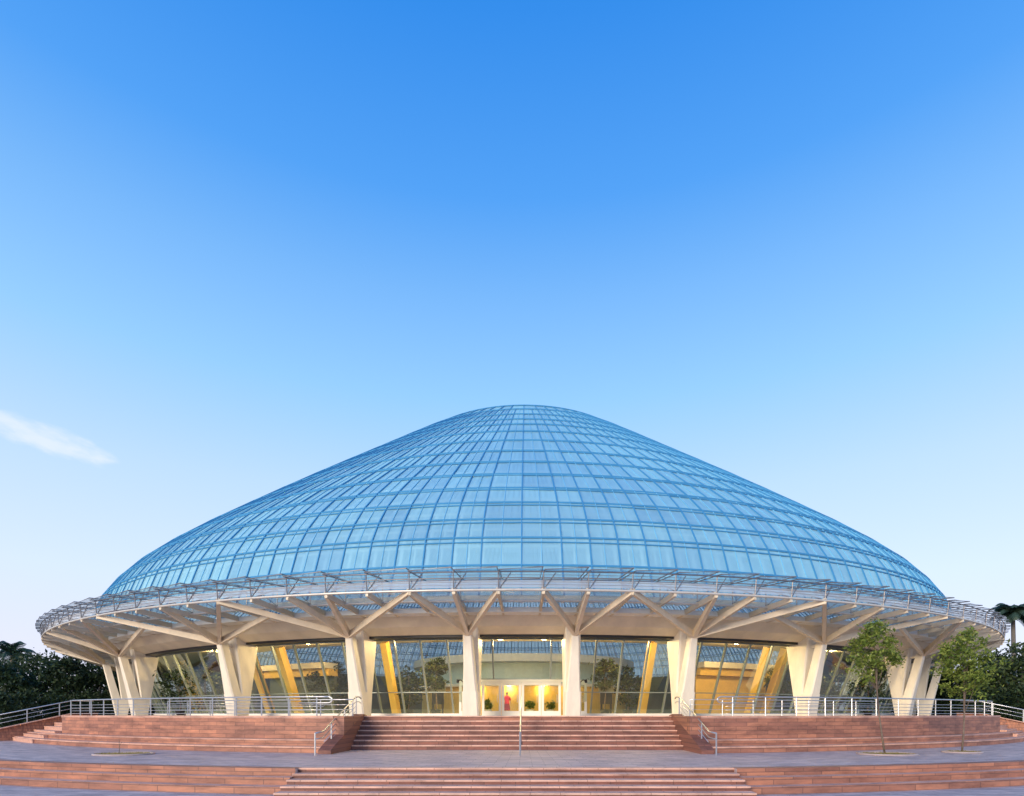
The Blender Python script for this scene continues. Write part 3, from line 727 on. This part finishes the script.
def handrail(x, nm, dbl=True):
    t = thing('stair_handrail', nm, 'handrail', (x, 25.5, MID), 'handrails of the entrance stairs')
    yb, yt = 22.7, 28.5
    def zt(y): return MID + (POD - MID + .02) * min(1, max(0, (y - 23.6) / (28.1 - 23.6)))
    for hh, rad in ((.92, .034), (.68, .02)):
        pth = [(x, yb, zt(yb) + hh * .95 if hh < .9 else zt(yb) + .88), (x, 23.6, zt(23.6) + hh), (x, 25.8, zt(25.8) + hh), (x, 28.1, zt(28.1) + hh), (x, 28.7, zt(28.7) + hh + .02), (x, 29.0, zt(29) + hh - .06)]
        MB().tube(pth, rad, 7).build('rail', 'rail', t, smooth=True)
    for hh in (.45, .22):
        MB().tube([(x, 23.7, zt(23.7) + hh), (x, 28.1, zt(28.1) + hh)], .014, 5).build('rail', 'rail', t, smooth=True)
    for y in (yb, 24.6, 26.4, 28.2):
        b_ = MID - .0 if y < 23.4 else zt(y)
        if nm.startswith('single') and y > 23.4: b_ = MID + .2214 * max(0, min(7, math.floor((y - 26.1) / .35) + 1))
        MB().tube([(x, y, b_), (x, y, zt(y) + .9)], .032, 7).build('post', 'rail', t)
handrail(PX - 8.0, 'steel handrail on the left cheek wall of the entrance stairs')
handrail(PX + 7.98, 'steel handrail on the right cheek wall of the entrance stairs')
handrail(CX - .02, 'single steel handrail down the middle of the entrance stairs')

# ================================================================== vegetation
def crown(center, rx, ry, rz, nclump, nleaf, ls, cl=0.33, flat=.7, seed=1, hollow=.35):
    rng = random.Random(seed); mb = MB(); cx_, cy_, cz_ = center
    clumps = []
    while len(clumps) < nclump:
        a, b, c = (rng.uniform(-1, 1) for _ in range(3)); d = a * a + b * b + c * c
        if d > 1 or d < hollow * hollow: continue
        taper = 1 - .45 * max(0, c)
        clumps.append((cx_ + a * rx * taper, cy_ + b * ry * taper, cz_ + c * rz, rng.uniform(.6, 1.25)))
    for x, y, z, s_ in clumps:
        rad = cl * min(rx, rz) * s_
        for _ in range(nleaf):
            dx, dy, dz = (rng.gauss(0, .5) for _ in range(3))
            p = Vector((x + dx * rad, y + dy * rad, z + dz * rad * flat))
            n = Vector((rng.gauss(0, 1), rng.gauss(0, 1), rng.gauss(.6, 1))).normalized()
            t_ = n.orthogonal().normalized(); t_.rotate(Matrix.Rotation(rng.uniform(0, 6.28), 3, n)); b2 = n.cross(t_)
            l = ls * rng.uniform(.6, 1.3)
            mb.add([p - t_ * l, p + b2 * l * .42, p + t_ * l, p - b2 * l * .42], [(0, 1, 2, 3)])
    return mb, clumps
def limbs(base, z_top, r0, clumps, rng, k=7, lean_=(0, 0)):
    mb = MB(); bx, by, bz = base; pth = []
    H = z_top - bz
    for i in range(7):
        f = i / 6; pth.append((bx + lean_[0] * f + .04 * math.sin(f * 7 + bx), by + lean_[1] * f, bz + H * f))
    mb.tube(pth, r0, 7, r2=r0 * .35)
    for c in rng.sample(clumps, min(k, len(clumps))):
        f = rng.uniform(.45, .9); s_ = Vector(pth[int(f * 6)]); e = Vector(c[:3]); m_ = s_.lerp(e, .5) + Vector((0, 0, -.08 * (e - s_).length))
        mb.tube([s_, m_, e], r0 * .35, 5, r2=r0 * .1)
    return mb
# young trees in the plaza (trunk base pixel, crown centre pixel)
def young(x, y, label, crc, rx, rz, seed, nc=90, nl=40):
    t = thing('young_tree', label, 'tree', (x, y, MID), 'young trees on the plaza')
    cb, cl = crown(crc, rx, rx * .9, rz, nc, nl, .085, cl=.30, seed=seed, hollow=.1)
    cb.build('crown', 'leaf', t)
    rng = random.Random(seed)
    limbs((x, y, MID), crc[2] + rz * .7, .04, cl, rng, 16, (crc[0] - x, 0)).build('trunk', 'bark', t, smooth=True)
def at(px, py, d): return ((px - 526) / 570 * d, d, (714 - py) / 570 * d)
d1 = 23.6
b1 = at(884, 0, d1); c1 = at(871, 652, d1)
t_ = young(b1[0], d1, 'slender young tree with leafy crown in front of the canopy right of the stairs', c1, 0.98, 1.5, 5, 58, 46)
d2 = 24.6; b2_ = at(962, 0, d2); c2_ = at(967, 662, d2)
young(b2_[0], d2, 'broader young tree with yellow-green crown nearest the right edge', c2_, 1.18, 1.62, 9, 82, 46)
# round planting pits
for px, y_, rx_, lb in ((124, 23.2, 1.05, 'bare oval planting pit with dry grass left of the entrance stairs'), (887, 23.2, 1.05, 'oval planting pit with dry grass under the slender young tree'), (962, 24.4, .7, 'small oval planting pit under the yellow-green young tree at right')):
    x_ = (px - 526) / 570 * y_
    t = thing('planting_pit', lb, 'planting pit', (x_, y_, MID), 'planting pits in the plaza')
    MB().prism([(x_ + rx_ * math.cos(q), y_ + rx_ * .8 * math.sin(q)) for q in arc(0, 2 * math.pi, 32)[:-1]], MID - .05, MID + .012).build('soil', 'soil', t)
    gr = MB(); rng = random.Random(px)
    for _ in range(700):
        q = rng.uniform(0, 6.28); rr_ = math.sqrt(rng.random()) * rx_; X = x_ + rr_ * math.cos(q); Y = y_ + rr_ * .8 * math.sin(q); h = rng.uniform(.02, .09)
        dx = rng.uniform(-.04, .04); gr.add([(X - .012, Y, MID + .01), (X + .012, Y, MID + .01), (X + dx, Y, MID + .01 + h)], [(0, 1, 2)])
    gr.build('grass_tuft', 'drygrass', t, kind='stuff')
    MB().tube([(x_ + (rx_ + .04) * math.cos(q), y_ + (rx_ * .8 + .04) * math.sin(q), MID + .02) for q in arc(0, 2 * math.pi, 32)[:-1]], .05, 6, closed=True).build('kerb_ring', 'podtop', t)
x_ = (119 - 526) / 570 * 23.4
t = thing('sapling', 'tiny leafless sapling in the bare planting pit left of the stairs', 'sapling', (x_, 23.4, MID))
sp_ = MB(); sp_.tube([(x_, 23.4, MID), (x_ + .02, 23.4, MID + .35), (x_ - .01, 23.4, MID + .62)], .015, 5, r2=.006); sp_.tube([(x_ + .02, 23.4, MID + .35), (x_ + .12, 23.4, MID + .5)], .008, 4); sp_.build('stem', 'bark', t)

# background trees: prototypes copied
def big_tree(x, y, h, rx, label, mt, seed, nc=110, nl=46, ls=.22, zb=MID):
    t = thing('broadleaf_tree', label, 'tree', (x, y, zb), 'dark trees around the building')
    rz = h * .42
    cb, cl = crown((x, y, zb + h - rz), rx, rx, rz, nc, nl, ls, cl=.30, seed=seed, hollow=.45)
    cb.build('crown', mt, t); rng = random.Random(seed)
    limbs((x, y, zb), zb + h * .75, .22, cl, rng, 9).build('trunk', 'bark', t, smooth=True)
bt = [ # px, top y, depth, radius, material
 (-60, 636, 60, 4.6, 'leaf_dark', 'dark tree half outside the left edge of the view'),
 (-8, 654, 52, 3.4, 'leaf_dark', 'dark rounded tree under the palm at far left'),
 (30, 652, 62, 4.0, 'leaf_dark', 'dark tree just right of the far left palm'),
 (66, 655, 55, 3.4, 'leaf_dark', 'dark dense tree below the left tip of the canopy'),
 (100, 662, 64, 4.0, 'leaf_dark', 'dark tree between canopy tip and leftmost forked column'),
 (132, 668, 74, 4.2, 'leaf_dark', 'shadowy tree behind the leftmost forked column'),
 (935, 664, 70, 4.4, 'leaf_dark', 'shadowy tree behind the rightmost forked column'),
 (960, 668, 56, 3.6, 'leaf_dark', 'dark tree behind the yellow-green young tree'),
 (993, 652, 60, 3.8, 'leaf_dark', 'dark green tree below the right tip of the canopy'),
 (1022, 642, 52, 3.4, 'leaf_mid', 'mid green tree under the palm at the right edge'),
 (1075, 640, 58, 4.6, 'leaf_mid', 'mid green tree mostly outside the right edge')]
for i, (px, ty, d, rx, mt, lb) in enumerate(bt):
    x, y, z = at(px, ty, d); big_tree(x, y, z - (MID), rx, lb, mt, 20 + i)
# shrubs in front of those trees
sh = [(-5, 690, 44, 2.2), (28, 688, 47, 2.2), (60, 690, 50, 2.3), (92, 688, 52, 2.4), (120, 690, 56, 2.4), (938, 690, 56, 2.4), (965, 688, 52, 2.4), (992, 686, 48, 2.2), (1020, 684, 45, 2.2), (1045, 686, 42, 2.2), (145, 692, 72, 3.2), (172, 694, 76, 3.2), (888, 692, 76, 3.2), (912, 692, 72, 3.2)]
nmx = ['at the far left edge', 'right of the far left shrub', 'in the middle of the left shrubs', 'left of the leftmost column', 'beside the leftmost forked column', 'beside the rightmost forked column', 'behind the yellow-green young tree', 'right of the yellow-green young tree', 'at the right edge of the view', 'just outside the right edge', 'seen through the legs of the leftmost forked column', 'seen low through the leftmost window bay', 'seen low through the window bay right of the slender young tree', 'seen through the legs of the rightmost forked column']
for i, (px, ty, d, rx) in enumerate(sh):
    x, y, z = at(px, ty, d); zb = MID
    t = thing('shrub', 'low dark evergreen shrub ' + nmx[i], 'shrub', (x, y, zb), 'shrubs below the dark trees')
    h = z - zb
    cb, cl = crown((x, y, zb + h * .5), rx, rx * .8, h * .5, 70, 45, .15, cl=.35, seed=60 + i, hollow=.3)
    cb.build('foliage', 'leaf_dark', t)
    limbs((x, y, zb), zb + h * .6, .08, cl, random.Random(i), 6).build('stem', 'bark', t)
# palms
def palm(x, y, ztop, label, fl, seed, n=15):
    rng = random.Random(seed)
    t = thing('palm_tree', label, 'palm tree', (x, y, MID), 'palm trees beyond the building')
    MB().tube([(x, y, MID), (x + .1, y, (MID + ztop) * .5), (x, y, ztop)], .24, 8, r2=.17).build('trunk', 'palmbark', t, smooth=True)
    f = MB()
    for i in range(n):
        az = i * 2.4 + rng.uniform(-.2, .2); el0 = rng.uniform(.25, 1.45)
        L_ = fl * rng.uniform(.8, 1.1); p = Vector((x, y, ztop)); pts_ = [p.copy()]; el = el0
        for k in range(10):
            p = p + Vector((math.cos(az) * math.cos(el), math.sin(az) * math.cos(el), math.sin(el))) * (L_ / 10); pts_.append(p.copy()); el -= .10 + .03 * k
        f.tube(pts_, .035, 4, r2=.01)
        sd_ = Vector((-math.sin(az), math.cos(az), 0))
        for k in range(1, 11):
            for m_ in (0, .5):
                q = pts_[k - 1].lerp(pts_[k], m_); dr = (pts_[k] - pts_[k - 1]).normalized(); ll = fl * .24 * math.sin(math.pi * (k + m_) / 11.5) + .08
                for sg in (-1, 1):
                    e = q + (sd_ * sg * .8 + dr * .5 + Vector((0, 0, -.45))).normalized() * ll
                    f.add([q - dr * .10, q + dr * .10, e + dr * .03, e - dr * .03], [(0, 1, 2, 3)])
    f.build('crown', 'frond', t)
x, y, z = at(1013, 617, 56); palm(x, y, z, 'feathery palm rising above the trees at the right edge', 2.5, 3, n=24)
x, y, z = at(12, 655, 68); palm(x, y, z, 'palm with drooping fronds at the far left edge', 3.2, 4)
# trees added inside to stand in for trees mirrored in the glass
def reflection_tree(px, top, bot, d, rx, label, seed, mt='leaf_dark'):
    x, y, z = at(px, top, d); zb = POD + .01; cz = (714 - (top + bot) / 2) / 570 * d; rz = (bot - top) / 2 / 570 * d
    t = thing('reflection_tree', label, 'reflection stand-in tree', (x, y, zb), 'stand-in trees for reflections in the glass')
    cb, cl = crown((x, y, cz), rx, rx, rz, 42, 30, .12, cl=.34, seed=seed, hollow=.15)
    cb.build('crown', mt, t); limbs((x, y, zb + .3), cz + rz * .5, .05, cl, random.Random(seed), 6).build('trunk', 'bark', t)
    pt_ = MB(); pt_.tube([(x, y, zb), (x, y, zb + .1), (x, y, zb + .38)], .2, 12, r2=.32); pt_.build('pot', 'black', t)
reflection_tree(436, 657, 690, 35.5, .85, 'stand-in reflection tree with open crown behind the window left of the doors', 201, 'leaf_mid')
reflection_tree(605, 657, 690, 35.5, .85, 'stand-in reflection tree with open crown behind the window right of the doors', 202, 'leaf_mid')
reflection_tree(409, 664, 708, 37, 1.05, 'dense dark stand-in reflection tree beside the left lamp-yellow column', 203)
reflection_tree(628, 667, 708, 37, .95, 'dense dark stand-in reflection tree beside the right lamp-yellow column', 204)
k_ = 205
for px, w_ in (('320', 'two panes left of the second left column'), ('335', 'one pane left of the second left column'), ('180', 'behind the leftmost window bay, left side'), ('205', 'behind the leftmost window bay, right side'), ('838', 'behind the right window bay next to the third column'), ('868', 'behind the window bay beyond the slender young tree'), ('783', 'close behind the third right column')):
    reflection_tree(int(px), 662, 709, 40, 1.3, 'dense dark stand-in reflection tree ' + w_, k_); k_ += 1
for px, nm in ((488, 'behind the leftmost door leaf'), (530, 'behind the third door leaf'), (550, 'behind the rightmost door leaf')):
    x, y, z = at(px, 706, 40.5); rz = .45
    t = thing('potted_plant', 'low green potted plant ' + nm, 'potted plant', (x, y, POD + .01), 'potted plants in the lobby')
    cb, cl = crown((x, y, POD + .75), .42, .4, .38, 18, 16, .10, cl=.4, seed=int(px), hollow=.1)
    cb.build('foliage', 'leaf', t); limbs((x, y, POD + .3), POD + .9, .03, cl, random.Random(px), 4).build('stem', 'bark', t)
    pt_ = MB(); pt_.tube([(x, y, POD + .01), (x, y, POD + .2), (x, y, POD + .42)], .2, 12, r2=.3); pt_.build('pot', 'white', t)
for px, nm in ((438, 'left'), (606, 'right')):
    x, y, z = at(px, 700, 36.4)
    t = thing('kiosk', 'dark information kiosk with olive top panel inside the hall %s of the doors' % nm, 'kiosk', (x, y, POD + .01), 'kiosks inside the hall')
    MB().box(x - .38, x + .38, y - .12, y + .12, .62, 1.35).build('cabinet', 'black', t)
    MB().box(x - .46, x + .46, y - .15, y + .15, 1.36, 2.05).build('panel', 'olive', t)
    for sx in (-1, 1): MB().box(x + sx * .3 - .06, x + sx * .3 + .06, y - .08, y + .08, POD + .01, .62).build('leg', 'black', t)

# trees across the plaza, behind the viewer, that the glass reflects
wood = MB()
for i in range(13):
    x, y = -95 + 16 * i + random.uniform(-3, 3), -85 + random.uniform(-6, 6)
    cb, _ = crown((x, y, LOW + 5.2), 7.5, 7.5, 4.6 + random.uniform(-.6, .8), 90, 40, .5, cl=.32, seed=300 + i, hollow=.3)
    wood.add(cb.v, cb.f)
    wood.tube([(x, y, LOW), (x, y, LOW + 6)], .4, 7)
wo = wood.build('far_wood', 'leaf_dark', kind='stuff', origin=(0, -85, LOW))
wo['label'] = 'dark line of trees across the plaza opposite the building'; wo['category'] = 'wood'
# ================================================================== person behind the doors
def person():
    x, y, _ = at(507, 0, 33.8); z0 = POD + .012; H = 1.36
    t = thing('person', 'person in red top and dark red skirt standing just inside the glass doors', 'person', (x, y, z0))
    s_ = H / 1.70
    V = [(0, 0, .92), (0, 0, 1.15), (0, 0, 1.38), (0, 0, 1.48), (0, -.01, 1.58), (0, -.01, 1.66),
         (-.17, 0, 1.38), (-.25, .02, 1.12), (-.2, -.12, .95), (-.16, -.17, .89), (.17, 0, 1.38), (.24, .02, 1.12), (.27, -.05, .88), (.27, -.07, .80),
         (-.09, 0, .85), (-.10, 0, .48), (-.10, .02, .08), (-.10, -.12, .03), (.09, 0, .85), (.11, -.05, .48), (.12, .0, .08), (.12, -.14, .03)]
    Ed = [(0, 1), (1, 2), (2, 3), (3, 4), (4, 5), (2, 6), (6, 7), (7, 8), (8, 9), (2, 10), (10, 11), (11, 12), (12, 13), (0, 14), (14, 15), (15, 16), (16, 17), (0, 18), (18, 19), (19, 20), (20, 21)]
    rad = [.13, .12, .13, .05, .085, .075, .06, .042, .032, .03, .06, .042, .032, .03, .085, .06, .038, .03, .085, .06, .038, .03]
    me = bpy.data.meshes.new('body'); me.from_pydata([(a * s_ * S, b * s_ * S, c * s_ * S) for a, b, c in V], Ed, [])
    o = bpy.data.objects.new('body', me); col.objects.link(o); o.parent = t; me.materials.append(MT['skin'])
    md = o.modifiers.new('skin', 'SKIN')
    sv = me.skin_vertices[0].data
    for i, q in enumerate(sv): q.radius = (rad[i] * s_ * S, rad[i] * s_ * S * .85); q.use_root = (i == 0)
    ss = o.modifiers.new('sub', 'SUBSURF'); ss.levels = 2; ss.render_levels = 2
    W[o.name] = Vector((x, y, z0))
    def ring_mesh(levels, nm, mt):
        mb = MB(); n = 14; vs = []; fs = []
        for z, rx_, ry_ in levels:
            for k in range(n): q = 2 * math.pi * k / n; vs.append((x + rx_ * s_ * math.cos(q) * (1 + .05 * math.sin(3 * q)), y + ry_ * s_ * math.sin(q), z0 + z * s_))
        for i in range(len(levels) - 1):
            for k in range(n): fs.append((i * n + k, i * n + (k + 1) % n, (i + 1) * n + (k + 1) % n, (i + 1) * n + k))
        mb.add(vs, fs).build(nm, mt, t, smooth=True)
    ring_mesh([(.88, .19, .15), (1.05, .155, .13), (1.25, .18, .15), (1.38, .215, .13), (1.45, .10, .09)], 'top', 'red')
    ring_mesh([(.38, .25, .22), (.65, .22, .19), (.90, .175, .145), (.97, .165, .14)], 'skirt', 'darkred')
    mb = MB()
    for sg in (-1, 1): mb.tube([(x + sg * .18 * s_, y, z0 + 1.37 * s_), (x + sg * .25 * s_, y + .02 * s_, z0 + 1.12 * s_)], .062 * s_, 8)
    mb.build('sleeves', 'red', t, smooth=True)
    mb = MB(); vs = []; fs = []; n = 12
    for i in range(7):
        a = math.pi * i / 6
        for k in range(n):
            q = 2 * math.pi * k / n; rr_ = .10 * math.sin(a)
            vs.append((x + rr_ * s_ * math.cos(q), y + (.02 + rr_ * math.sin(q) * 1.05) * s_, z0 + (1.63 + .115 * math.cos(a)) * s_))
    for i in range(6):
        for k in range(n):
            q = 2 * math.pi * (k + .5) / n
            if math.sin(q) < -.35 and 2 <= i: continue       # face left open
            fs.append((i * n + k, i * n + (k + 1) % n, (i + 1) * n + (k + 1) % n, (i + 1) * n + k))
    mb.add(vs, fs).build('hair', 'hair', t, smooth=True)
person()
print('objects', len(bpy.data.objects))
